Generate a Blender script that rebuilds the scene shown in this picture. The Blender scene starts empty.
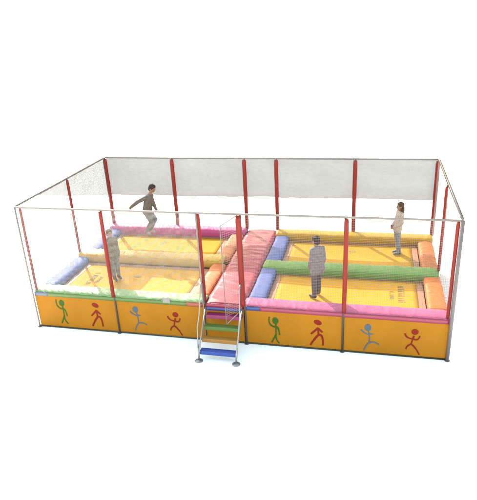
import bpy, bmesh, math, random
from mathutils import Vector, Matrix, noise

random.seed(7)
C = bpy.context.scene.collection
R = math.radians

# ------------------------------------------------------------------ materials
def principled(name):
    m = bpy.data.materials.new(name); m.use_nodes = True
    nt = m.node_tree
    return m, nt, nt.nodes['Principled BSDF']

def vinyl(name, col, rough=0.34, var=0.10, bump=0.25, scale=9.0, stretch=(1, 1, 1), spec=0.5):
    m, nt, b = principled(name)
    N, L = nt.nodes, nt.links
    tc = N.new('ShaderNodeTexCoord'); mp = N.new('ShaderNodeMapping'); mp.inputs['Scale'].default_value = stretch
    L.new(tc.outputs['Object'], mp.inputs['Vector'])
    n1 = N.new('ShaderNodeTexNoise'); n1.inputs['Scale'].default_value = scale; n1.inputs['Detail'].default_value = 5
    L.new(mp.outputs['Vector'], n1.inputs['Vector'])
    n2 = N.new('ShaderNodeTexNoise'); n2.inputs['Scale'].default_value = 1.3; n2.inputs['Detail'].default_value = 3
    L.new(tc.outputs['Object'], n2.inputs['Vector'])
    mx = N.new('ShaderNodeMix'); mx.data_type = 'RGBA'
    mx.inputs['A'].default_value = (*[c * (1 - var) for c in col], 1)
    mx.inputs['B'].default_value = (*[min(1, c * (1 + var)) for c in col], 1)
    L.new(n2.outputs['Fac'], mx.inputs['Factor'])
    L.new(mx.outputs['Result'], b.inputs['Base Color'])
    rr = N.new('ShaderNodeMapRange'); rr.inputs['To Min'].default_value = rough - .08; rr.inputs['To Max'].default_value = rough + .12
    L.new(n1.outputs['Fac'], rr.inputs['Value']); L.new(rr.outputs['Result'], b.inputs['Roughness'])
    bp = N.new('ShaderNodeBump'); bp.inputs['Strength'].default_value = bump; bp.inputs['Distance'].default_value = 0.02
    L.new(n1.outputs['Fac'], bp.inputs['Height']); L.new(bp.outputs['Normal'], b.inputs['Normal'])
    b.inputs['Specular IOR Level'].default_value = spec
    return m

def metal(name, col, rough=0.45, metallic=0.7):
    m, nt, b = principled(name)
    N, L = nt.nodes, nt.links
    tc = N.new('ShaderNodeTexCoord'); n1 = N.new('ShaderNodeTexNoise'); n1.inputs['Scale'].default_value = 14; n1.inputs['Detail'].default_value = 4
    L.new(tc.outputs['Object'], n1.inputs['Vector'])
    mx = N.new('ShaderNodeMix'); mx.data_type = 'RGBA'
    mx.inputs['A'].default_value = (*[c * .75 for c in col], 1); mx.inputs['B'].default_value = (*[min(1, c * 1.2) for c in col], 1)
    L.new(n1.outputs['Fac'], mx.inputs['Factor']); L.new(mx.outputs['Result'], b.inputs['Base Color'])
    b.inputs['Roughness'].default_value = rough; b.inputs['Metallic'].default_value = metallic
    return m

def cloth(name, cols, rough=0.85, scale=18.0, detail=4, contrast=(.35, .65)):
    m, nt, b = principled(name)
    N, L = nt.nodes, nt.links
    tc = N.new('ShaderNodeTexCoord'); n1 = N.new('ShaderNodeTexNoise'); n1.inputs['Scale'].default_value = scale; n1.inputs['Detail'].default_value = detail
    L.new(tc.outputs['Object'], n1.inputs['Vector'])
    cr = N.new('ShaderNodeValToRGB'); L.new(n1.outputs['Fac'], cr.inputs['Fac'])
    e = cr.color_ramp.elements
    lo, hi = contrast
    e[0].position = lo; e[0].color = (*cols[0], 1)
    e[1].position = hi; e[1].color = (*cols[-1], 1)
    for k, c in enumerate(cols[1:-1]):
        q = e.new(lo + (hi - lo) * (k + 1) / (len(cols) - 1)); q.color = (*c, 1)
    L.new(cr.outputs['Color'], b.inputs['Base Color'])
    b.inputs['Roughness'].default_value = rough
    b.inputs['Specular IOR Level'].default_value = 0.2
    return m

EXPOSURE = 2.32
K = .515
def c(r, g, b): return (r * K, g * K, b * K)

M = {}
M['orange_vinyl'] = vinyl('orange_panel_vinyl', c(.52, .200, .010), .55, .16, .18, 3.0, spec=.10)
M['green'] = vinyl('green_bolster_vinyl', c(.17, .34, .065), .48, .12, .10, 5, spec=.15)
M['green_pale'] = vinyl('pale_green_bolster_vinyl', c(.25, .44, .17), .45, .12, .08, 5, spec=.16)
M['blue'] = vinyl('blue_bolster_vinyl', c(.165, .205, .43), .5, .12, .08, 5, spec=.026)
M['pink'] = vinyl('pink_bolster_vinyl', c(.63, .125, .27), .52, .12, .10, 5, spec=.10)
M['magenta'] = vinyl('magenta_bolster_vinyl', c(.66, .11, .29), .48, .12, .10, 5, spec=.12)
M['crimson'] = vinyl('shaded_pink_and_red_vinyl', c(.42, .04, .09), .40, .12, .2, 8)  # shade of the pink bolster front as colour; also the red entrance edge
M['green_shaded'] = vinyl('shaded_green_front_vinyl', c(.13, .22, .035), .40, .12, .2, 8)  # shade of the green bolster's front face put into the colour
M['cream'] = vinyl('peach_bolster_vinyl', c(.76, .44, .11), .42, .12, .08, 5, spec=.09)
M['amber'] = vinyl('amber_bolster_vinyl', c(.62, .32, .02), .5, .12, .10, 5, spec=.12)
M['salmon'] = vinyl('salmon_bolster_vinyl', c(.66, .19, .07), .48, .12, .10, 5, spec=.10)
M['orange'] = vinyl('orange_bolster_vinyl', c(.68, .18, .035), .48, .12, .10, 5, spec=.10)
M['red_pad'] = vinyl('red_walkway_vinyl', c(.47, .066, .10), .42, .15, .10, 5, spec=.13)
M['border'] = vinyl('salmon_mat_border', c(.46, .19, .085), .6, .12, .1, 8)
M['mat'] = vinyl('yellow_mat', c(.78, .375, .030), .7, .08, .06, 30, spec=.05)
M['sleeve'] = vinyl('red_foam_sleeve', c(.33, .025, .017), .5, .18, .15, 12, spec=.2)
M['steel'] = metal('grey_steel', c(.34, .265, .235), .5, .15)
M['dark_steel'] = metal('dark_steel', c(.10, .078, .068), .55, .2)
M['mauve_steel'] = metal('mauve_painted_steel', (.12, .09, .088), .5, .1)
M['chrome'] = metal('galvanised_steel', c(.40, .38, .385), .35, .6)
M['base_rail'] = metal('olive_base_rail', c(.035, .033, .012), .6, .2)
M['net_pale'] = cloth('pale_net_cord', [(.14, .12, .11), (.19, .16, .15)], .8, 5)
M['net_white'] = cloth('white_net_cord', [(.30, .27, .25), (.38, .34, .32)], .8, 5)
M['net'] = cloth('grey_net_cord', [(.15, .11, .10), (.21, .155, .145)], .8, 5)
M['print'] = cloth('grey_mat_mark', [(.19, .12, .04), (.23, .15, .05)], .8, 20)
M['tread_blue'] = vinyl('blue_tread', c(.010, .060, .36), .45, .1, .1, 20)
M['tread_green'] = vinyl('green_tread', c(.09, .18, .012), .45, .1, .1, 20)
M['tread_magenta'] = vinyl('magenta_tread', c(.34, .02, .12), .45, .1, .1, 20)
M['tread_amber'] = vinyl('amber_tread', c(.44, .19, .02), .45, .1, .1, 20)
for n, col in dict(green=(.045, .12, .004), red=(.27, .012, .002), blue=(.10, .14, .19), crimson=(.28, .016, .002)).items():
    M['fig_' + n] = vinyl(n + '_print_vinyl', c(*col), .5, .12, .1, 10, spec=.15)
M['grey_flap'] = vinyl('grey_blue_flap', c(.17, .19, .24), .4, .12, .2, 8)
M['blue_flap'] = vinyl('navy_flap', c(.06, .065, .27), .4, .12, .2, 8)
M['salmon_flap'] = vinyl('salmon_flap', c(.46, .10, .04), .4, .12, .2, 8)

M['white_patch'] = cloth('white_patch_cloth', [(.19, .16, .15), (.25, .22, .21)], .8, 10)

def gauze(name, col, open_):
    m, nt, b = principled(name)
    N, L = nt.nodes, nt.links
    tc = N.new('ShaderNodeTexCoord'); mp = N.new('ShaderNodeMapping'); mp.inputs['Scale'].default_value = (1, 1, 3.0)
    L.new(tc.outputs['Object'], mp.inputs['Vector'])
    n1 = N.new('ShaderNodeTexNoise'); n1.inputs['Scale'].default_value = 7; n1.inputs['Detail'].default_value = 9; n1.inputs['Roughness'].default_value = .75
    L.new(mp.outputs['Vector'], n1.inputs['Vector'])
    cr = N.new('ShaderNodeValToRGB'); L.new(n1.outputs['Fac'], cr.inputs['Fac'])
    e = cr.color_ramp.elements
    e[0].position = .3; e[0].color = (*[x * .86 for x in col], 1); e[1].position = .7; e[1].color = (*[x * 1.1 for x in col], 1)
    L.new(cr.outputs['Color'], b.inputs['Base Color']); b.inputs['Roughness'].default_value = .9
    tr = N.new('ShaderNodeBsdfTransparent'); ms = N.new('ShaderNodeMixShader'); ms.inputs['Fac'].default_value = open_
    mr = N.new('ShaderNodeMapRange'); mr.inputs['From Min'].default_value = .3; mr.inputs['From Max'].default_value = .7
    mr.inputs['To Min'].default_value = open_ - .025; mr.inputs['To Max'].default_value = open_ + .02
    n3 = N.new('ShaderNodeTexNoise'); n3.inputs['Scale'].default_value = .9; n3.inputs['Detail'].default_value = 6; n3.inputs['Roughness'].default_value = .65
    L.new(mp.outputs['Vector'], n3.inputs['Vector']); L.new(n3.outputs['Fac'], mr.inputs['Value']); L.new(mr.outputs['Result'], ms.inputs['Fac'])
    L.new(b.outputs['BSDF'], ms.inputs[1]); L.new(tr.outputs['BSDF'], ms.inputs[2])
    L.new(ms.outputs['Shader'], N['Material Output'].inputs['Surface'])
    return m
M['gauze'] = gauze('background_gauze', (.18, .176, .174), .33)  # for the added sheets that stand in for grey background
M['thin_gauze'] = gauze('thin_background_gauze', (.18, .176, .174), .42)

# ------------------------------------------------------------------ mesh helpers
def link(name, bm, mat, parent=None, smooth=False, bevel=0):
    me = bpy.data.meshes.new(name)
    bmesh.ops.recalc_face_normals(bm, faces=bm.faces[:])
    bm.to_mesh(me); bm.free()
    return link_mesh(name, me, mat, parent, smooth, bevel)

def link_mesh(name, me, mat, parent=None, smooth=False, bevel=0):
    o = bpy.data.objects.new(name, me); C.objects.link(o)
    me.materials.clear(); me.materials.append(mat)
    if smooth:
        me.polygons.foreach_set('use_smooth', [True] * len(me.polygons))
    if bevel:
        b = o.modifiers.new('bevel', 'BEVEL'); b.width = bevel; b.segments = 2; b.limit_method = 'ANGLE'
    if parent:
        o.parent = parent
        w = Vector()
        p = parent
        while p: w += p.location; p = p.parent
        o.location = -w                      # meshes are written in world coordinates
    return o

def box(bm, lo, hi):
    v = [bm.verts.new((x, y, z)) for x in (lo[0], hi[0]) for y in (lo[1], hi[1]) for z in (lo[2], hi[2])]
    for f in ((0, 1, 3, 2), (4, 6, 7, 5), (0, 4, 5, 1), (2, 3, 7, 6), (0, 2, 6, 4), (1, 5, 7, 3)):
        bm.faces.new([v[i] for i in f])

def frame_of(d):
    d = d.normalized()
    a = Vector((0, 0, 1)) if abs(d.z) < .9 else Vector((1, 0, 0))
    u = d.cross(a).normalized(); return u, d.cross(u).normalized()

def tube(bm, pts, radii, seg=12, cap=True, round_caps=False):
    pts = [Vector(p) for p in pts]
    if not isinstance(radii, (list, tuple)): radii = [radii] * len(pts)
    if round_caps:
        P, Q = [], []
        d0 = (pts[0] - pts[1]).normalized(); d1 = (pts[-1] - pts[-2]).normalized()
        for k in (3, 2, 1):
            a = k * math.pi / 2 / 3.3; P.append(pts[0] + d0 * radii[0] * math.sin(a)); Q.append(radii[0] * math.cos(a))
        P += pts; Q += list(radii)
        for k in (1, 2, 3):
            a = k * math.pi / 2 / 3.3; P.append(pts[-1] + d1 * radii[-1] * math.sin(a)); Q.append(radii[-1] * math.cos(a))
        pts, radii = P, Q
    rings = []
    n = len(pts)
    up = None
    for i, p in enumerate(pts):
        d = (pts[min(i + 1, n - 1)] - pts[max(i - 1, 0)])
        if up is None: u, w = frame_of(d)
        else:
            d = d.normalized(); u = (up - d * up.dot(d)).normalized(); w = d.cross(u)
        up = u
        rings.append([bm.verts.new(p + (u * math.cos(t) + w * math.sin(t)) * radii[i]) for t in [2 * math.pi * k / seg for k in range(seg)]])
    for a, b in zip(rings, rings[1:]):
        for k in range(seg): bm.faces.new((a[k], a[(k + 1) % seg], b[(k + 1) % seg], b[k]))
    if cap:
        bm.faces.new(rings[0][::-1]); bm.faces.new(rings[-1])

def ball(bm, ctr, rad, axes=None, seg=14):
    ctr = Vector(ctr)
    A = axes or (Vector((1, 0, 0)), Vector((0, 1, 0)), Vector((0, 0, 1)))
    m = bmesh.ops.create_uvsphere(bm, u_segments=seg, v_segments=seg // 2 + 2, radius=1)
    for v in m['verts']:
        q = v.co.copy(); v.co = ctr + A[0] * q.x * rad[0] + A[1] * q.y * rad[1] + A[2] * q.z * rad[2]

def ridge(v):
    n = noise.noise(v); return (1 - min(1, abs(n) * 3.4)) ** 2

def bolster(name, axis, a0, a1, mid, z0, z1, w, mat, parent, seed, amp=.011, freq=5.0, skew=1.0, n=3.4, taper=(1, 1), label=None, sag=.006):
    """a padded vinyl roll running along x or y with transverse creases"""
    L = a1 - a0; ns = max(8, int(L / .022)); nc = 44
    h = z1 - z0; zc = (z0 + z1) / 2
    bm = bmesh.new(); rings = []
    for i in range(ns + 1):
        t = i / ns; u = a0 + L * t
        e = min(t, 1 - t) * L
        s = 1 - .16 * math.exp(-(e / .035) ** 2)
        tw = taper[0] + (taper[1] - taper[0]) * t
        wob = noise.noise(Vector((u * 1.4, seed, 3.3))) * .012
        dz = noise.noise(Vector((u * 1.9, seed, 8.1))) * sag * 2
        r = []
        for k in range(nc):
            th = 2 * math.pi * k / nc
            cx, cz = math.cos(th), math.sin(th)
            px = math.copysign(abs(cx) ** (2 / n), cx); pz = math.copysign(abs(cz) ** (2 / n), cz)
            top = .35 + .65 * max(0, pz)
            uu = u + skew * .10 * px
            d = amp * 1.1 * top * (ridge(Vector((uu * freq, px * .5, seed))) - .3) + amp * .45 * top * ridge(Vector((uu * freq * 1.9 + 3, px * .7, seed + 5)))
            pk = .006 * math.sin(u * 70 + seed) * math.exp(-(e / .12) ** 2)
            q = (px * (w * tw / 2 * s + d + pk) + wob, pz * (h / 2 * s + d + pk) + zc + dz)
            r.append(bm.verts.new((u, mid + q[0], q[1]) if axis == 'x' else (mid + q[0], u, q[1])))
        rings.append(r)
    for a, b in zip(rings, rings[1:]):
        for k in range(nc): bm.faces.new((a[k], a[(k + 1) % nc], b[(k + 1) % nc], b[k]))
    bm.faces.new(rings[0][::-1]); bm.faces.new(rings[-1])
    o = link(name, bm, mat, parent, True)
    if label: o['label'] = label
    if axis == 'x':
        bm = bmesh.new(); pts = []
        for i in range(0, ns + 1, 2):
            ring = [v for v in o.data.vertices[i * nc:(i + 1) * nc]]
            v = max(ring, key=lambda q: -q.co.y * .8 + q.co.z * .8)
            pts.append(Vector(v.co) + Vector((0, -.001, .001)))
        tube(bm, pts, .0045, 6)
        link('seam', bm, mat, o, True)
    return o

def net(name, org, U, V, lu, lv, pitch, r, mat, parent, clip=None, label=None):
    """knotted net as square section cords along U and V"""
    bm = bmesh.new()
    org, U, V = Vector(org), Vector(U).normalized(), Vector(V).normalized()
    W = U.cross(V).normalized()
    def cord(a, b, d, off):
        s = (b - a).normalized().cross(W)
        # gentle slack: a few stations
        k = 4
        R_ = []
        for i in range(k + 1):
            p = a.lerp(b, i / k) + W * (off + .012 * noise.noise(p0 * .8 + Vector((i * .7, 0, 0))))
            R_.append([bm.verts.new(p + s * r * sx + W * r * sy) for sx, sy in ((-1, -1), (1, -1), (1, 1), (-1, 1))])
        for A, B in zip(R_, R_[1:]):
            for j in range(4): bm.faces.new((A[j], A[(j + 1) % 4], B[(j + 1) % 4], B[j]))
    nu, nv = int(lu / pitch), int(lv / pitch)
    for i in range(nu + 1):
        p0 = org + U * (lu * i / nu); cord(p0, p0 + V * lv, 0, r * .5)
    for i in range(nv + 1):
        p0 = org + V * (lv * i / nv); cord(p0, p0 + U * lu, 0, -r * .5)
    o = link(name, bm, mat, parent)
    if label: o['label'] = label
    return o

# ------------------------------------------------------------------ the trampoline
L_, G, D, H = 4.137, .884, 4.418, 3.0
W = 2 * L_ + G
PH = .843                      # top of the orange side panels
MZ = .80                       # the mats
XF = [0.0, 2.047, L_, L_ + G, 7.111, W]
T = bpy.data.objects.new('trampoline_enclosure', None); C.objects.link(T)
T.location = (W / 2, D / 2, 0)
T['label'] = 'large netted trampoline court with orange stick figure panels and red padded posts'
T['category'] = 'trampoline'

# figures printed on the panels (metres from the head centre)
FIG = {
 'green': (.066, .083, 0, .017, [[(.007, -.06), (.010, -.149), (.007, -.341)], [(.008, -.159), (-.139, -.11), (-.129, .085)], [(.01, -.149), (.063, -.175), (.084, -.345)], [(.007, -.341), (-.092, -.544)], [(.007, -.341), (.005, -.453), (.075, -.55)]]),
 'red': (.085, .058, -.35, .022, [[(.009, -.12), (.008, -.152), (.016, -.301)], [(0, -.143), (-.139, -.288)], [(.009, -.142), (.099, -.229)], [(.016, -.301), (-.068, -.408), (-.151, -.557)], [(.016, -.301), (.101, -.304), (.114, -.549)]]),
 'blue': (.068, .082, 0, .015, [[(-.001, -.06), (.039, -.152), (.04, -.354)], [(-.135, -.054), (-.067, -.127), (.032, -.168)], [(.026, -.149), (.109, -.142)], [(.04, -.354), (-.025, -.429), (-.059, -.547)], [(.04, -.354), (.149, -.325), (.233, -.387)]]),
 'crimson': (.068, .066, 0, .017, [[(-.011, -.09), (-.029, -.156), (-.056, -.29)], [(-.187, -.049), (-.152, -.142), (-.03, -.166)], [(-.029, -.156), (.06, -.192), (.102, -.083)], [(-.056, -.29), (-.128, -.335), (-.15, -.416)], [(-.056, -.29), (.026, -.356), (.117, -.524)]]),
}
FIGLAB = {'green': 'green stick figure waving', 'red': 'red stick figure running', 'blue': 'grey blue stick figure leaping', 'crimson': 'red stick figure with both arms raised'}

def figure(kind, hx, hz, y, parent):
    rx, ry, rot, sw, lines = FIG[kind]
    bm = bmesh.new()
    def slab(poly, dy):
        f = [bm.verts.new((px, y - dy, pz)) for px, pz in poly]; bk = [bm.verts.new((px, y, pz)) for px, pz in poly]
        bm.faces.new(f); bm.faces.new(bk[::-1])
        for i in range(len(f)):
            j = (i + 1) % len(f); bm.faces.new((f[i], bk[i], bk[j], f[j]))
    slab([(hx + rx * math.cos(t) * math.cos(rot) - ry * math.sin(t) * math.sin(rot), hz + rx * math.cos(t) * math.sin(rot) + ry * math.sin(t) * math.cos(rot)) for t in [2 * math.pi * k / 28 for k in range(28)]], .0030)
    for q, ln in enumerate(lines):
        pts = [Vector(p) for p in ln]
        # round the joints with a quadratic through the middle point
        if len(pts) == 3:
            a, b, e = pts; ctrl = b * 2 - (a + e) / 2; ctrl = b.lerp(ctrl, .45)
            pts = [a * (1 - t) ** 2 + ctrl * 2 * t * (1 - t) + e * t * t for t in [k / 8 for k in range(9)]]
        l, r = [], []
        for i, p in enumerate(pts):
            d = (pts[min(i + 1, len(pts) - 1)] - pts[max(i - 1, 0)]).normalized(); nrm = Vector((-d.y, d.x))
            w = sw * (1.05 if i < len(pts) / 2 else .85)
            l.append(p + nrm * w); r.append(p - nrm * w)
        slab([(hx + p.x, hz + p.y) for p in l + r[::-1]], .0034 + .0004 * q)
    o = link('stick_figure', bm, M['fig_' + kind], parent)
    o['label'] = FIGLAB[kind]
    return o

def panel(name, x0, x1, y, axis='x', bulge=.02, seed=0, z0=.03, z1=PH, face=-1):
    """slightly slack vinyl skirt panel, with real thickness"""
    bm = bmesh.new(); n = max(6, int(abs(x1 - x0) / .06)); mz = 12
    for side in (0, 1):
        g = []
        for i in range(n + 1):
            row = []
            for j in range(mz + 1):
                u = x0 + (x1 - x0) * i / n; z = z0 + (z1 - z0) * j / mz
                e = math.sin(math.pi * i / n) * math.sin(math.pi * j / mz)
                d = bulge * .3 * noise.noise(Vector((u * 1.3, z * 2.4, seed))) * e + .008 * e * ridge(Vector((u * 1.6 + z * 2.5, z, seed + 2))) + .006 * math.sin(math.pi * i / n) * max(0, (z - .55) / .3) ** 2 * noise.noise(Vector((u * 7, z, seed)))
                yy = y - face * -1 * 0 + (d if side == 0 else d + .012) * (1 if face < 0 else -1)
                row.append(bm.verts.new((u, yy, z) if axis == 'x' else (yy, u, z)))
            g.append(row)
        for i in range(n):
            for j in range(mz): bm.faces.new((g[i][j], g[i + 1][j], g[i + 1][j + 1], g[i][j + 1]))
    return link(name, bm, M['orange_vinyl'], T, True)

figs = [[('green', .672, .672), ('red', 1.526, .677)], [('blue', 2.505, .645), ('crimson', 3.453, .586)], [],
        [('green', 5.692, .622), ('red', 6.585, .655)], [('blue', 7.600, .622), ('crimson', 8.52, .600)]]
for i in range(5):
    p = panel('side_panel', XF[i] + .012, XF[i + 1] - .012, 0.0, seed=i * 3.1)
    p['label'] = 'orange vinyl front panel' + (' printed with two stick figures' if figs[i] else ' behind the steps')
    for k, hx, hz in figs[i]: figure(k, hx, hz, -.001, p)
    panel('side_panel', XF[i] + .012, XF[i + 1] - .012, D, seed=i * 3.1 + 20, face=1)
for k in (0, 1):
    panel('side_panel', D / 2 * k + .012, D / 2 * (k + 1) - .012, 0.0, axis='y', seed=40 + k)
    panel('side_panel', D / 2 * k + .012, D / 2 * (k + 1) - .012, W, axis='y', seed=50 + k, face=1)

# base rails along the ground
for a, b in (((0, -.004, .018), (W, -.004, .018)), ((0, D + .004, .018), (W, D + .004, .018)), ((-.004, 0, .018), (-.004, D, .018)), ((W + .004, 0, .018), (W + .004, D, .018))):
    bm = bmesh.new(); tube(bm, [a, b], .020, 10); link('base_rail', bm, M['base_rail'], T, True)

# posts: an outer steel pole down to the ground and a red foam sleeve above the pads
def post(x, y, ox, oy, sr=.05, pr=.021, top=H, sx=0, sy=0, lean=0, sleeve_low=.95, pole_mat='dark_steel'):
    bm = bmesh.new(); tube(bm, [(x + ox, y + oy, .0), (x + ox, y + oy, .9), (x + ox + lean, y + oy, top)], pr, 12)
    p = link('post', bm, M[pole_mat], T, True)
    bm = bmesh.new(); z0 = sleeve_low; n = 26; ph = x * 3 + y
    pts, rad = [], []
    for k in range(n + 1):
        t = k / n; z = z0 + (top - .035 - z0) * t
        pts.append((x + sx + lean * (z - .9) / (top - .9) + .004 * noise.noise(Vector((z * 2, ph, 1))), y + sy + .004 * noise.noise(Vector((z * 2, ph, 9))), z))
        rad.append(sr * (1 + .05 * noise.noise(Vector((z * 5, ph, 4)))) * (.86 if k in (0, n) else 1))
    tube(bm, pts, rad, 16)
    link('padded_sleeve', bm, M['sleeve'], p, True)
    bm = bmesh.new(); tube(bm, [(x + ox, y + oy, .0), (x + ox, y + oy, .014), (x + ox, y + oy, .022)], [.052, .052, .03], 18)
    link('base_plate', bm, M['dark_steel'], p, True)
    return p
post(XF[0], 0, -.02, -.02, sr=.030, pr=.02, sx=.045, sy=.06, lean=.02, pole_mat='steel')
post(XF[1], 0, .0, -.012, sr=.041, sx=-.012, sy=-.035)
post(XF[2], 0, .0, -.04, pr=.015, sr=.050, sx=.002, sy=.045, pole_mat='steel')
post(XF[3], 0, .028, -.015, sr=.055, sx=-.012, sy=-.04, pole_mat='dark_steel')
post(XF[4], 0, -.012, -.012, sr=.044, sx=.006, sy=-.035)
post(XF[5], 0, .02, -.02, sr=.036, pr=.036, sx=-.05, sy=.03, pole_mat='mauve_steel')
for x in XF:
    post(x, D, 0, -.02, sr=.054, sx=0, sy=-.02)
for x in (0, W):
    s = 1 if x == 0 else -1
    post(x, D / 2, .02 * s, 0, sr=.036, pr=.014, sx=.02 * s)

# top rails
for pts, r, mt, lab in (
    ([(0, -.02, H), (L_, -.02, H - .006), (W, -.02, H)], .021, 'steel', 'front top rail'),
    ([(-.0, D + .02, H), (W, D + .02, H)], .022, 'steel', 'back top rail'),
    ([(-.02, 0, H), (-.02, D, H)], .017, 'steel', 'side top rail'),
    ([(W + .02, 0, H), (W + .02, D, H)], .017, 'steel', 'side top rail')):
    bm = bmesh.new(); tube(bm, pts, r, 12); link('top_rail', bm, M[mt], T, True)['label'] = lab

# nets
NB = .90
net('safety_net', (.03, .005, NB), (1, 0, 0), (0, 0, 1), L_ - .06, H - NB, .024, .00085, M['net_white'], T)
net('safety_net', (L_ + G + .03, .005, NB), (1, 0, 0), (0, 0, 1), L_ - .06, H - NB, .034, .0012, M['net'], T)
net('safety_net', (.03, D - .005, NB), (1, 0, 0), (0, 0, 1), W - .06, H - NB, .026, .0007, M['net_pale'], T)
net('safety_net', (.005, .03, NB), (0, 1, 0), (0, 0, 1), D - .06, H - NB, .026, .0007, M['net_pale'], T)
net('safety_net', (W - .005, .03, NB), (0, 1, 0), (0, 0, 1), D - .06, H - NB, .030, .0009, M['net_pale'], T)

# added see-through grey sheets standing in for background behind the rear and left nets
def gauze_sheet(fn, nu, nv, mt='gauze'):
    bm = bmesh.new()
    g = [[bm.verts.new(fn(i / nu, j / nv)) for j in range(nv + 1)] for i in range(nu + 1)]
    for i in range(nu):
        for j in range(nv): bm.faces.new((g[i][j], g[i + 1][j], g[i + 1][j + 1], g[i][j + 1]))
    o = link('background_sheet', bm, M[mt], T, True)
    so = o.modifiers.new('thick', 'SOLIDIFY'); so.thickness = .002
    return o
def lowz(t): return 1.865 + .05 * t + .035 * noise.noise(Vector((t * 9, 2, 0))) + .02 * noise.noise(Vector((t * 31, 5, 0)))
gauze_sheet(lambda a, b: (.01 + (W - .02) * a, D + .05 + .012 * noise.noise(Vector((a * 14, b * 2, 5))), lowz(a) + (H - .02 - lowz(a)) * b), 90, 8)['label'] = 'added grey sheet for the background behind the rear net'
gauze_sheet(lambda a, b: (-.05 + .008 * noise.noise(Vector((a * 8, b * 2, 7))), (.95 + (D + .03 - .95) * a), (H - .02) - (H - .02 - lowz(0)) * a ** .92 * (1 - b)), 40, 6, 'thin_gauze')['label'] = 'added grey sheet for the background behind the left net'

# mats and their borders
BW, BT, BB = .38, .955, .74
def mat(x0, x1, y0, y1, seed):
    bm = bmesh.new(); n, m_ = 26, 18
    g = []
    for i in range(n + 1):
        row = []
        for j in range(m_ + 1):
            u, v = i / n, j / m_
            row.append(bm.verts.new((x0 + (x1 - x0) * u, y0 + (y1 - y0) * v, MZ - .03 * math.sin(math.pi * u) * math.sin(math.pi * v) + .003 * noise.noise(Vector((u * 5, v * 4, seed))))))
        g.append(row)
    for i in range(n):
        for j in range(m_): bm.faces.new((g[i][j], g[i + 1][j], g[i + 1][j + 1], g[i][j + 1]))
    r = bmesh.ops.extrude_face_region(bm, geom=bm.faces[:])
    for e in r['geom']:
        if isinstance(e, bmesh.types.BMVert): e.co.z -= .01
    o = link('jumping_mat', bm, M['mat'], T, True)
    bm = bmesh.new(); b = .13
    for lo, hi in (((x0 - b, y0 - b), (x1 + b, y0)), ((x0 - b, y1), (x1 + b, y1 + b)), ((x0 - b, y0), (x0, y1)), ((x1, y0), (x1 + b, y1))):
        box(bm, (lo[0], lo[1], MZ - .03), (hi[0], hi[1], MZ + .006))
    link('mat_border', bm, M['border'], o)
    return o
HALF = [(0.02, L_ - .02), (L_ + G + .02, W - .02)]
YM = D / 2 - .06
mats = []
for x0, x1 in HALF:
    for y0, y1 in ((.42, YM - .16 - .10), (YM + .16 + .10, D - .44)):
        mats.append(mat(x0 + BW + .13, x1 - BW - .13, y0 + .06, y1 - .06, x0 + y0))

def prints(mt, rects):
    bm = bmesh.new()
    def zof(x, y): return max(v.co.z for v in sorted(mt.data.vertices, key=lambda v: (v.co.x - x) ** 2 + (v.co.y - y) ** 2)[:6]) + .001
    for (x, y, w, h, a) in rects:
        z = zof(x, y); ca, sa = math.cos(a), math.sin(a)
        P = [(x + ca * px - sa * py, y + sa * px + ca * py) for px, py in ((-w / 2, -h / 2), (w / 2, -h / 2), (w / 2, h / 2), (-w / 2, h / 2))]
        lo = [bm.verts.new((px, py, z)) for px, py in P]; hi = [bm.verts.new((px, py, z + .003)) for px, py in P]
        bm.faces.new(hi); bm.faces.new(lo[::-1])
        for i in range(4): bm.faces.new((lo[i], lo[(i + 1) % 4], hi[(i + 1) % 4], hi[i]))
    return link('mat_mark', bm, M['print'], mt)
def letter_row(x, y0, y1, cap, n, ang=0.0):
    out = []; st = (y1 - y0) / n
    for k in range(n):
        yy = y0 + st * (k + .5)
        lw = st * .62; q = random.choice((0, 1, 2, 3))
        t = .013
        out.append((x, yy - lw / 2, cap, t, 0))
        if q != 3: out.append((x, yy + lw / 2, cap, t * .98, 0))
        if q in (0, 2): out.append((x + cap * .5, yy, t, lw, 0))
        if q in (1, 2): out.append((x, yy, t * .9, lw, 0))
        if q == 3: out.append((x - cap * .5, yy, t, lw, 0))
    return out
prints(mats[2], letter_row(8.28, .84, 1.62, .13, 9))
prints(mats[2], letter_row(8.08, .98, 1.36, .09, 5))
prints(mats[0], letter_row(.93, .72, 1.42, .12, 9))
prints(mats[0], letter_row(1.12, .86, 1.25, .08, 5))
def blot(mt, x, y, rx, ry):  # small dark ellipse on a mat
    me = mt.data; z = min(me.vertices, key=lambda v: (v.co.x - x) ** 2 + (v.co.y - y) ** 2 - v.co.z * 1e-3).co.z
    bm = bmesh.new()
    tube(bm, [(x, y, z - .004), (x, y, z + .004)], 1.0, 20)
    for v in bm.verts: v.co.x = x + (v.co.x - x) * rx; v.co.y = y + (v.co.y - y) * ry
    return link('mat_mark', bm, M['print'], mt)
blot(mats[0], 2.02, 1.36, .11, .05); blot(mats[1], 1.90, 3.55, .10, .045); blot(mats[3], 7.13, 3.50, .10, .04)

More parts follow.
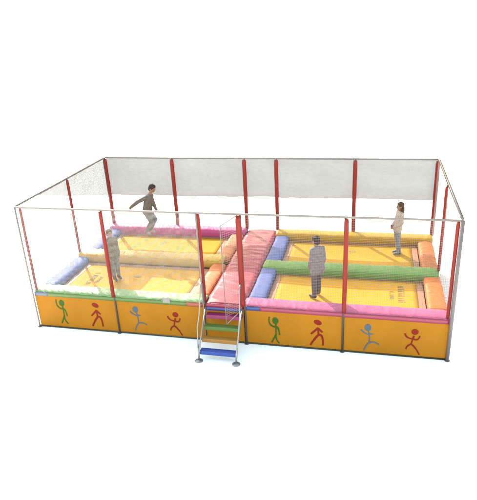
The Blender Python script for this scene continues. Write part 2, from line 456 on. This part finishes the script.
# bolsters
hb = BW / 2
bolster('bolster', 'x', .0, L_ - .0, hb + .0, .80, BT + .015, BW, M['green_pale'], T, 1.0, amp=.015, freq=7.0, skew=2.6, label='pale green padded bolster along the front')
bolster('bolster', 'x', L_ + G, W, hb, .80, BT + .01, BW, M['pink'], T, 2.0, amp=.008, freq=6, label='hot pink padded bolster along the front')
bolster('bolster', 'x', 0, L_, D - hb, BB, BT + .07, BW, M['magenta'], T, 3.0, amp=.008, freq=8, label='magenta padded bolster along the back')
bolster('bolster', 'x', L_ + G, W, D - hb, BB, BT + .05, BW + .06, M['amber'], T, 4.0, amp=.006, freq=4, label='amber padded bolster along the back')
for (xm, mt, lab, sd) in ((hb, 'blue', 'blue padded bolster on the left edge', 5), (L_ - hb - .01, 'salmon', 'salmon padded bolster beside the walkway', 6),
                          (L_ + G + hb + .01, 'blue', 'blue padded bolster beside the walkway', 7), (W - hb, 'orange', 'orange padded bolster on the right edge', 8)):
    for y0, y1 in ((BW - .01, YM - .12), (YM + .12, D - BW + .01)):
        bolster('bolster', 'y', y0, y1, xm, BB, BT - .015, BW, M[mt], T, sd + y0, amp=.009, freq=5.5, label=lab)
bolster('bolster', 'x', .03, L_ - .12, YM + .10, BB, BT + .06, .46, M['cream'], T, 9.0, amp=.016, freq=7.0, skew=2.8, label='peach padded bolster across the left bed')
bolster('bolster', 'x', L_ + G + .04, W - .04, YM - .03, BB, BT + .03, .50, M['green'], T, 10.0, amp=.009, freq=6, label='green padded bolster across the right bed')

# walkway between the two beds
def slab_pad(x0, x1, y0, y1, z0, z1):
    bm = bmesh.new(); n, m_ = 40, 190
    g = []
    for i in range(n + 1):
        row = []
        for j in range(m_ + 1):
            u, v = i / n, j / m_
            x, y = x0 + (x1 - x0) * u, y0 + (y1 - y0) * v
            e = min(u, 1 - u) * (x1 - x0)
            z = z1 - .05 * math.exp(-(e / .05) ** 2) + .014 * (ridge(Vector((y * 3.2 + x * .8, x * .9, 3))) - .3) + .008 * noise.noise(Vector((y * 7, x * 3, 6))) + .015 * math.sin(math.pi * u)
            row.append(bm.verts.new((x, y, z)))
        g.append(row)
    for i in range(n):
        for j in range(m_): bm.faces.new((g[i][j], g[i + 1][j], g[i + 1][j + 1], g[i][j + 1]))
    r = bmesh.ops.extrude_face_region(bm, geom=bm.faces[:])
    for e in r['geom']:
        if isinstance(e, bmesh.types.BMVert): e.co.z = z0
    return link('walkway_pad', bm, M['red_pad'], T, True)
slab_pad(L_ + .005, L_ + G - .005, .03, D - .01, .80, .935)['label'] = 'wrinkled red padded walkway between the beds'

# shade of bolster fronts painted as strips, entrance strips and corner flaps along the front
def strip(name, x0, x1, z0, z1, y0, y1, mat_, label=None):
    bm = bmesh.new(); n = max(3, int((x1 - x0) / .05)); top, bot = [], []
    F, B = [], []
    for i in range(n + 1):
        x = x0 + (x1 - x0) * i / n
        d = .005 * noise.noise(Vector((x * 4, z0 * 3, y0)))
        F.append([bm.verts.new((x, y0 + d, z)) for z in (z0 + .004 * noise.noise(Vector((x * 3, 1, 1))), (z0 + z1) / 2, z1)])
        B.append([bm.verts.new((x, y1, z)) for z in (z0, (z0 + z1) / 2, z1)])
    for i in range(n):
        for j in range(2):
            bm.faces.new((F[i][j], F[i + 1][j], F[i + 1][j + 1], F[i][j + 1])); bm.faces.new((B[i][j], B[i][j + 1], B[i + 1][j + 1], B[i + 1][j]))
        bm.faces.new((F[i][2], F[i + 1][2], B[i + 1][2], B[i][2])); bm.faces.new((F[i][0], B[i][0], B[i + 1][0], F[i + 1][0]))
    for q in (0, n):
        bm.faces.new([F[q][0], F[q][1], F[q][2], B[q][2], B[q][1], B[q][0]])
    o = link(name, bm, mat_, T, True)
    if label: o['label'] = label
    return o
strip('front_band', .36, 3.74, .835, .925, -.018, .02, M['green_shaded'], 'dark green strip painted as the shaded front of the pale bolster')
strip('front_band', 5.36, W - .03, .835, .925, -.018, .02, M['crimson'], 'crimson strip painted as the shaded front of the pink bolster')
strip('corner_flap', .02, .36, .835, .930, -.018, .02, M['grey_flap'], 'grey blue corner flap')
strip('corner_flap', 3.74, 4.10, .835, .930, -.018, .02, M['salmon_flap'], 'salmon corner flap')
strip('corner_flap', 5.05, 5.36, .835, .925, -.018, .02, M['blue_flap'], 'navy corner flap')
strip('front_band', L_ + .04, L_ + G - .03, .855, .935, -.012, .03, M['crimson'], 'red pad edge strip at the entrance')
strip('front_band', L_ + .04, L_ + G - .03, .770, .852, -.016, .0, M['blue_flap'], 'blue edge strip at the entrance')

# net door standing open on the right hand entrance post
hx, hy = L_ + G - .03, -.03
fx, fy = hx - .27, hy - .33
ddir = Vector((fx - hx, fy - hy, 0)); dl = ddir.length
bm = bmesh.new()
zb, zt = .66, H - .14
tube(bm, [(hx, hy - .02, H - .02), (fx, fy, zt)], .010, 8); tube(bm, [(fx, fy, zt), (fx, fy, zb)], .010, 8)
tube(bm, [(fx, fy, zb), (hx, hy - .02, .86)], .010, 8)
dr = link('net_door', bm, M['steel'], T, True); dr['label'] = 'open net door at the entrance'
net('door_net', (hx, hy - .02, .86), ddir, (0, 0, 1), dl, zt - .86, .045, .0016, M['net'], dr)

# cord lacing the nets to the side rails
for x in (-.02, W + .02):
    bm = bmesh.new(); pts = []
    for k in range(900):
        a = k * .5; y = .05 + (D - .1) * k / 899
        pts.append((x + .026 * math.cos(a), y, H + .026 * math.sin(a)))
    tube(bm, pts, .005, 5); link('net_lacing', bm, M['dark_steel'], T, True)
# a small white cloth patch sewn on the front bolster
bm = bmesh.new(); box(bm, (3.20, -.030, .885), (3.37, -.019, 1.005)); link('white_patch', bm, M['white_patch'], T, False, .004)

# ------------------------------------------------------------------ entry steps
S = bpy.data.objects.new('entry_steps', None); C.objects.link(S); S.location = (4.6, -.45, 0)
S['label'] = 'open steel entry steps with blue, green and magenta treads below the trampoline entrance'
S['category'] = 'steps'
SX0, SX1 = 4.20, 5.00
for y, z, mt, lab in ((-.74, .215, 'tread_blue', 'blue bottom tread'), (-.53, .385, 'tread_amber', 'amber tread'), (-.34, .57, 'tread_green', 'green tread'), (-.13, .73, 'tread_magenta', 'magenta top tread')):
    bm = bmesh.new(); box(bm, (SX0 + .012, y - .02, z - .085), (SX1 - .012, y + .12, z)); link('tread', bm, M[mt], S, False, .008)['label'] = lab
for x in (SX0, SX1):
    bm = bmesh.new(); tube(bm, [(x, -.80, .0), (x, -.765, .20), (x, -.50, .50), (x, -.12, .86)], .018, 10); link('stringer', bm, M['chrome'], S, True)
    s = -1 if x == SX0 else 1
    ox = .035 * s if s < 0 else .01
    bm = bmesh.new(); tube(bm, [(x + ox * .2, -.81, .01), (x + ox - .05 * (s < 0), -.50, .60), (x + ox - .03 * (s < 0), -.36, .85), (x + ox, -.22, 1.44), (x + ox, -.16, 1.5), (x + ox, -.08, 1.44), (x + ox, -.05, .95)], .013, 10)
    link('handrail', bm, M['chrome'], S, True)
    bm = bmesh.new(); tube(bm, [(x, -.81, 0), (x, -.81, .012), (x, -.81, .02), (x, -.81, .03)], [.085, .085, .07, .03], 24); link('foot_plate', bm, M['chrome'], S, True)

# ------------------------------------------------------------------ people
def blob(name, shapes, vox, mat_, parent, loc, smooth_it=4):
    bm = bmesh.new()
    for s in shapes:
        if s[0] == 't': tube(bm, s[1], s[2], 14, True, True)
        else: ball(bm, s[1], s[2], s[3] if len(s) > 3 else None)
    bmesh.ops.recalc_face_normals(bm, faces=bm.faces[:])
    me = bpy.data.meshes.new('tmp'); bm.to_mesh(me); bm.free()
    o = bpy.data.objects.new('tmp', me); C.objects.link(o)
    r = o.modifiers.new('r', 'REMESH'); r.mode = 'VOXEL'; r.voxel_size = vox
    sm = o.modifiers.new('s', 'SMOOTH'); sm.iterations = smooth_it; sm.factor = .5
    dg = bpy.context.evaluated_depsgraph_get()
    m2 = bpy.data.meshes.new_from_object(o.evaluated_get(dg))
    bpy.data.objects.remove(o); bpy.data.meshes.remove(me)
    m2.name = name
    q = bpy.data.objects.new(name, m2); C.objects.link(q)
    m2.materials.clear(); m2.materials.append(mat_)
    m2.polygons.foreach_set('use_smooth', [True] * len(m2.polygons))
    if parent: q.parent = parent
    else: q.location = loc
    return q

def person(loc, H_, face, pose, mats_, label, hair='short', lookdown=0.0, head_turn=0.0, jacket=.0):
    f = Vector((face[0], face[1], 0)).normalized(); s = Vector((f.y, -f.x, 0)); u = Vector((0, 0, 1))   # s: the person's right
    def J(p): return (f * p[0] + s * p[1] + u * p[2]) * H_
    P = {k: J(v) for k, v in pose.items()}
    h = H_
    up = (P['head'] - P['neck']).normalized()
    # head axes
    hf = (f * math.cos(head_turn) + s * math.sin(head_turn))
    hf = (hf * math.cos(lookdown) - u * math.sin(lookdown)).normalized()
    hs = Vector((f.y * math.cos(head_turn) + f.x * math.sin(head_turn) * 0, -f.x * math.cos(head_turn), 0))
    hs = hf.cross(u).normalized(); hu = hs.cross(hf).normalized()
    hc = P['head']
    A = (hs, hf, hu)
    B = []
    B.append(('b', hc + hu * .012 * h, (.052 * h, .060 * h, .062 * h), A))
    B.append(('b', hc - hu * .030 * h + hf * .012 * h, (.041 * h, .045 * h, .045 * h), A))
    B.append(('b', hc + hf * .062 * h - hu * .012 * h, (.009 * h, .014 * h, .014 * h), A))
    for q in (-1, 1): B.append(('b', hc + hs * .053 * h * q - hu * .005 * h, (.007 * h, .014 * h, .02 * h), A))
    B.append(('t', [P['neck'] - u * .02 * h, hc - hu * .03 * h], [.033 * h, .030 * h]))
    B.append(('t', [P['pelvis'], (P['pelvis'] + P['neck']) / 2, P['neck'] - u * .05 * h], [.050 * h, .050 * h, .042 * h]))
    for side in ('l', 'r'):
        q = 1 if side == 'r' else -1
        B.append(('t', [P['sh' + side], P['el' + side]], [.034 * h, .026 * h])); B.append(('t', [P['el' + side], P['wr' + side]], [.026 * h, .017 * h]))
        d = (P['wr' + side] - P['el' + side]).normalized()
        n = s * q - d * (s * q).dot(d); n = n.normalized() if n.length > .05 else f
        w = d.cross(n).normalized()           # across the palm
        if w.dot(f) < 0: w = -w
        wr = P['wr' + side]
        B.append(('b', wr + d * .028 * h, (.011 * h, .022 * h, .030 * h), (n, w, d)))
        for k, (off, ln) in enumerate(((.016, .036), (.006, .042), (-.005, .040), (-.015, .030))):
            b0 = wr + d * .046 * h + w * off * h; b1 = b0 + d * ln * .55 * h - n * .004 * h; b2 = b1 + d * ln * .45 * h - n * .014 * h
            B.append(('t', [b0, b1, b2], [.0066 * h, .006 * h, .005 * h]))
        b0 = wr + d * .018 * h + w * .018 * h; b1 = b0 + d * .02 * h + w * .014 * h; b2 = b1 + d * .02 * h - n * .006 * h
        B.append(('t', [b0, b1, b2], [.0075 * h, .0068 * h, .0055 * h]))
        B.append(('t', [P['hp' + side], P['kn' + side]], [.055 * h, .036 * h])); B.append(('t', [P['kn' + side], P['an' + side]], [.036 * h, .022 * h]))
        fd = P['to' + side] - P['an' + side]
        B.append(('t', [P['an' + side], P['an' + side] + fd * .9], [.022 * h, .018 * h]))
    root = blob('person', B, .0065 * h / 1.4, mats_['skin'], None, loc)
    root['label'] = label; root['category'] = 'person'
    # face
    for q in (-1, 1):
        bm = bmesh.new(); ball(bm, hc + hf * .056 * h + hs * .021 * h * q + hu * .008 * h, (.008 * h, .005 * h, .005 * h), A, 10)
        link_local('eye', bm, mats_['hair'], root)
    bm = bmesh.new(); ball(bm, hc + hf * .054 * h - hu * .040 * h, (.016 * h, .006 * h, .004 * h), A, 10); link_local('mouth', bm, mats_['lips'], root)
    # hair
    Hs = [('b', hc + hu * .022 * h - hf * .010 * h, (.060 * h, .064 * h, .064 * h), A), ('b', hc - hf * .026 * h - hu * .006 * h, (.056 * h, .047 * h, .058 * h), A),
          ('b', hc + hu * .055 * h + hf * .026 * h, (.040 * h, .030 * h, .018 * h), A)]
    for k in range(16):
        a = k * 2.4; Hs.append(('b', hc + hu * (.045 + .02 * math.sin(k * 1.7)) * h + (hs * math.cos(a) * .045 + hf * (math.sin(a) * .042 - .014)) * h, (.012 * h, .014 * h, .010 * h), A))
    if hair == 'long':
        for k in range(7):
            t = k / 6
            for q in (-1, 0, 1):
                Hs.append(('b', hc - hf * (.030 + .014 * t) * h + hs * .038 * q * h - hu * (.02 + .145 * t) * h, ((.034 - .006 * t) * h, (.040 - .008 * t) * h, .035 * h), A))
    blob('hair', Hs, .006, mats_['hair'], root, None, 2)
    # clothes
    mid = (P['pelvis'] + P['neck']) / 2
    TW = 1 + jacket
    hem = P['pelvis'] - u * (.02 + .05 * (jacket > 0)) * h
    tops = []
    for q in (-1, 0, 1):
        o_ = s * q
        tops.append(('t', [hem + o_ * .052 * h, mid + o_ * .045 * h, P['neck'] - u * .05 * h + o_ * .05 * h], [.068 * h * TW, .066 * h * TW, .058 * h * TW]))
    tops.append(('t', [P['shl'], P['neck'] - u * .022 * h, P['shr']], [.038 * h, .046 * h, .038 * h]))
    for side in ('l', 'r'):
        pe = P['el' + side]
        tops.append(('t', [P['sh' + side], (P['sh' + side] + pe) / 2, pe], [.040 * h * TW, .038 * h, .034 * h])); tops.append(('t', [pe, P['wr' + side]], [.037 * h, .029 * h]))
    blob('top', tops, .008, mats_['top'], root, None, 3)
    tr = []
    for q in (-1, 0, 1): tr.append(('b', P['pelvis'] - u * .01 * h + s * q * .04 * h, (.066 * h, .066 * h, .07 * h), (s, f, u)))
    for side in ('l', 'r'):
        an = P['an' + side]; kn = P['kn' + side]
        tr.append(('t', [P['hp' + side], (P['hp' + side] + kn) / 2, kn], [.064 * h, .056 * h, .046 * h])); tr.append(('t', [kn, (kn + an) / 2, an], [.046 * h, .042 * h, .036 * h]))
    blob('trousers', tr, .008, mats_['trousers'], root, None, 3)
    for side in ('l', 'r'):
        an = P['an' + side]; fd = (P['to' + side] - an)
        sd = fd.normalized(); z = Vector((0, 0, 1))
        blob('shoe', [('t', [an - sd * .012 * h - z * .008 * h, an + fd * .5 - z * .004 * h, an + fd], [.030 * h, .028 * h, .023 * h])], .007, mats_['shoe'], root, None, 2)
    return root

def link_local(name, bm, mat_, parent):
    me = bpy.data.meshes.new(name); bm.to_mesh(me); bm.free()
    o = bpy.data.objects.new(name, me); C.objects.link(o); me.materials.append(mat_); o.parent = parent
    me.polygons.foreach_set('use_smooth', [True] * len(me.polygons))
    return o

SK = cloth('skin', [(.19, .10, .067), (.22, .12, .083)], .55, 6)
LIP = cloth('lips', [(.28, .09, .08), (.32, .11, .1)], .5, 6)
def pm(hair, top, trousers, shoe):
    return dict(skin=SK, lips=LIP, hair=hair, top=top, trousers=trousers, shoe=shoe)
dark_hair = cloth('dark_hair', [(.014, .010, .008), (.035, .025, .02)], .9, 25)
brown_hair = cloth('brown_hair', [(.035, .019, .012), (.075, .042, .028)], .9, 25)
shoe_grey = cloth('grey_shoe', [(.09, .085, .09), (.16, .15, .15)], .6, 20)
shoe_dark = cloth('dark_shoe', [(.03, .026, .025), (.06, .05, .05)], .6, 20)

stand = dict(pelvis=(0, 0, .51), neck=(.005, 0, .835), head=(.015, 0, .925), shl=(0, -.088, .795), shr=(0, .088, .795),
             hpl=(0, -.045, .50), hpr=(0, .045, .50), knl=(.01, -.05, .275), knr=(.01, .05, .275), anl=(-.01, -.052, .045), anr=(-.01, .052, .045),
             tol=(.075, -.06, .022), tor=(.075, .06, .022), ell=(-.01, -.115, .635), elr=(-.01, .115, .635), wrl=(.04, -.11, .49), wrr=(.04, .11, .49))
def vary(**k): d = dict(stand); d.update(k); return d

# adult with a pale jacket, seen from behind on the right bed
person((6.48, .89, MZ - .005), 1.42, (-.62, .78),
       vary(anl=(-.045, -.075, .045), tol=(.045, -.095, .022), knl=(-.01, -.06, .275), anr=(.045, .055, .045), tor=(.125, .06, .022), knr=(.045, .05, .275),
            neck=(.02, 0, .83), head=(.045, 0, .918), ell=(.01, -.108, .63), wrl=(.08, -.09, .50), elr=(-.02, .108, .63), wrr=(.03, .10, .485)),
       pm(dark_hair, cloth('pale_grey_jacket', [(.10, .086, .092), (.122, .107, .114), (.14, .124, .13)], .9, 14), cloth('slate_trousers', [(.05, .043, .055), (.075, .066, .08)], .9, 14), shoe_dark),
       'person in a pale grey jacket and dark trousers, back turned, on the right bed', lookdown=.15, head_turn=-.35, jacket=.06)
# girl with long brown hair on the rear right mat
person((8.26, 3.45, MZ - .005), 1.38, (-.97, -.25),
       vary(pelvis=(.03, 0, .51), neck=(-.01, 0, .83), head=(0, 0, .92), hpl=(.03, -.042, .50), hpr=(.03, .042, .50), knl=(.02, -.04, .275), knr=(.005, .045, .275),
            anl=(-.02, -.045, .045), anr=(-.03, .045, .045), tol=(.07, -.05, .022), tor=(.06, .05, .022), ell=(-.01, -.125, .645), elr=(-.01, .125, .645), wrl=(.095, -.05, .545), wrr=(.095, .05, .56)),
       pm(brown_hair, cloth('patterned_top', [(.24, .19, .15), (.32, .28, .24), (.22, .11, .07), (.34, .31, .28)], .9, 22, 2, (.35, .62)), cloth('grey_jeans', [(.09, .09, .11), (.17, .17, .19)], .9, 30), shoe_grey),
       'person with long brown hair, patterned top and grey jeans standing at the back', hair='long')
# boy half hidden behind a front post
person((1.55, 1.14, MZ - .005), 1.30, (.80, -.60),
       vary(neck=(-.02, 0, .835), head=(-.02, 0, .92), anl=(.0, -.05, .045), anr=(.03, .05, .045), tol=(.085, -.05, .022), tor=(.115, .055, .022), ell=(-.02, -.108, .64), wrl=(.06, -.09, .52), elr=(-.03, .108, .64), wrr=(.03, .10, .49)),
       pm(cloth('mousy_hair', [(.035, .024, .016), (.06, .042, .028)], .6, 40), cloth('mottled_grey_top', [(.075, .052, .04), (.12, .09, .065), (.09, .07, .055)], .9, 11), cloth('mottled_trousers', [(.08, .07, .065), (.13, .11, .095)], .9, 20), shoe_dark),
       'person in mottled grey clothes half hidden behind a red post on the left bed')
# boy in mid air at the back of the left bed
def air(px, py, side=0.0):
    du, dv = px - 149, py - 232
    return ((.0297 * du - .0037 * dv) / 1.5, side, (.001 * du - .0299 * dv) / 1.5)
person((1.549, 3.4, 1.144), 1.5, (1, -.06),
       dict(pelvis=air(147, 210), neck=air(149.2, 195), head=air(152, 189.5), shl=air(148.3, 197, -.09), shr=air(147.6, 197, .095),
            hpl=air(147.2, 211, -.042), hpr=air(147.2, 211, .042), knl=air(154.0, 220, -.05), knr=air(152.6, 221, .045), anl=air(149.3, 230, -.045), anr=air(147.6, 230.5, .045),
            tol=air(153, 232, -.05), tor=air(151, 232.6, .05), elr=air(141.0, 200, .15), wrr=air(134.2, 205, .13), ell=air(150.0, 204.5, -.13), wrl=air(153.0, 209.5, -.10)),
       pm(dark_hair, cloth('taupe_top', [(.085, .068, .06), (.115, .092, .08)], .9, 12), cloth('beige_grey_trousers', [(.07, .062, .055), (.095, .084, .073)], .9, 12), cloth('taupe_shoe', [(.2, .15, .13), (.26, .2, .17)], .7, 20)),
       'person in a taupe top bouncing in mid air with one arm swung back', lookdown=.45, head_turn=.2)

# ------------------------------------------------------------------ ground
bm = bmesh.new(); n = 24
ring = [[bm.verts.new((W / 2 + r * math.cos(2 * math.pi * k / 48), r * math.sin(2 * math.pi * k / 48), 0)) for k in range(48)] for r in (12, 60, 300, 3000)]
for k in range(48):
    ring[3][k].co.z = 330          # the far ground rises gently
bm.faces.new(ring[0])
for a, b in zip(ring, ring[1:]):
    for k in range(48): bm.faces.new((a[k], b[k], b[(k + 1) % 48], a[(k + 1) % 48]))
gm, nt, b = principled('white_ground')
N, L = nt.nodes, nt.links
tc = N.new('ShaderNodeTexCoord'); n1 = N.new('ShaderNodeTexNoise'); n1.inputs['Scale'].default_value = .8; n1.inputs['Detail'].default_value = 6
L.new(tc.outputs['Object'], n1.inputs['Vector'])
cr = N.new('ShaderNodeValToRGB'); cr.color_ramp.elements[0].color = (.90, .90, .895, 1); cr.color_ramp.elements[1].color = (.95, .95, .945, 1)
L.new(n1.outputs['Fac'], cr.inputs['Fac']); L.new(cr.outputs['Color'], b.inputs['Base Color']); b.inputs['Roughness'].default_value = .95
b.inputs['Specular IOR Level'].default_value = .1
g = link('ground', bm, gm); g['kind'] = 'structure'

# ------------------------------------------------------------------ light
EL, AZ = R(30), R(-38)              # azimuth clockwise from +Y
wd = bpy.data.worlds.new('World'); bpy.context.scene.world = wd; wd.use_nodes = True
sky = wd.node_tree.nodes.new('ShaderNodeTexSky'); sky.sky_type = 'NISHITA'; sky.sun_disc = False
sky.sun_elevation = EL; sky.sun_rotation = AZ; sky.dust_density = 2.0; sky.ozone_density = 0; sky.air_density = 2.2
bg = wd.node_tree.nodes['Background']; bg.inputs['Strength'].default_value = .15
wd.node_tree.links.new(sky.outputs['Color'], bg.inputs['Color'])
sd = bpy.data.lights.new('sun', 'SUN'); sd.energy = 2.4; sd.angle = R(.5); sd.color = (1, .94, .85)
so = bpy.data.objects.new('sun', sd); C.objects.link(so)
to_sun = Vector((math.sin(AZ) * math.cos(EL), math.cos(AZ) * math.cos(EL), math.sin(EL)))
so.rotation_euler = to_sun.to_track_quat('Z', 'Y').to_euler(); so.location = to_sun * 30

# ------------------------------------------------------------------ camera
cd = bpy.data.cameras.new('camera'); cam = bpy.data.objects.new('camera', cd); C.objects.link(cam)
cam.location = (7.5409, -9.9853, 6.6205); cam.rotation_euler = (1.1666, .0511, .2297)
cd.sensor_fit = 'VERTICAL'; cd.sensor_height = 36; cd.lens = 36 * 551.75 / 500
cd.clip_end = 6000
sc = bpy.context.scene
sc.camera = cam
sc.view_settings.view_transform = 'Standard'; sc.view_settings.look = 'None'
sc.view_settings.exposure = EXPOSURE; sc.view_settings.gamma = 1
sc.cycles.transparent_max_bounces = 24
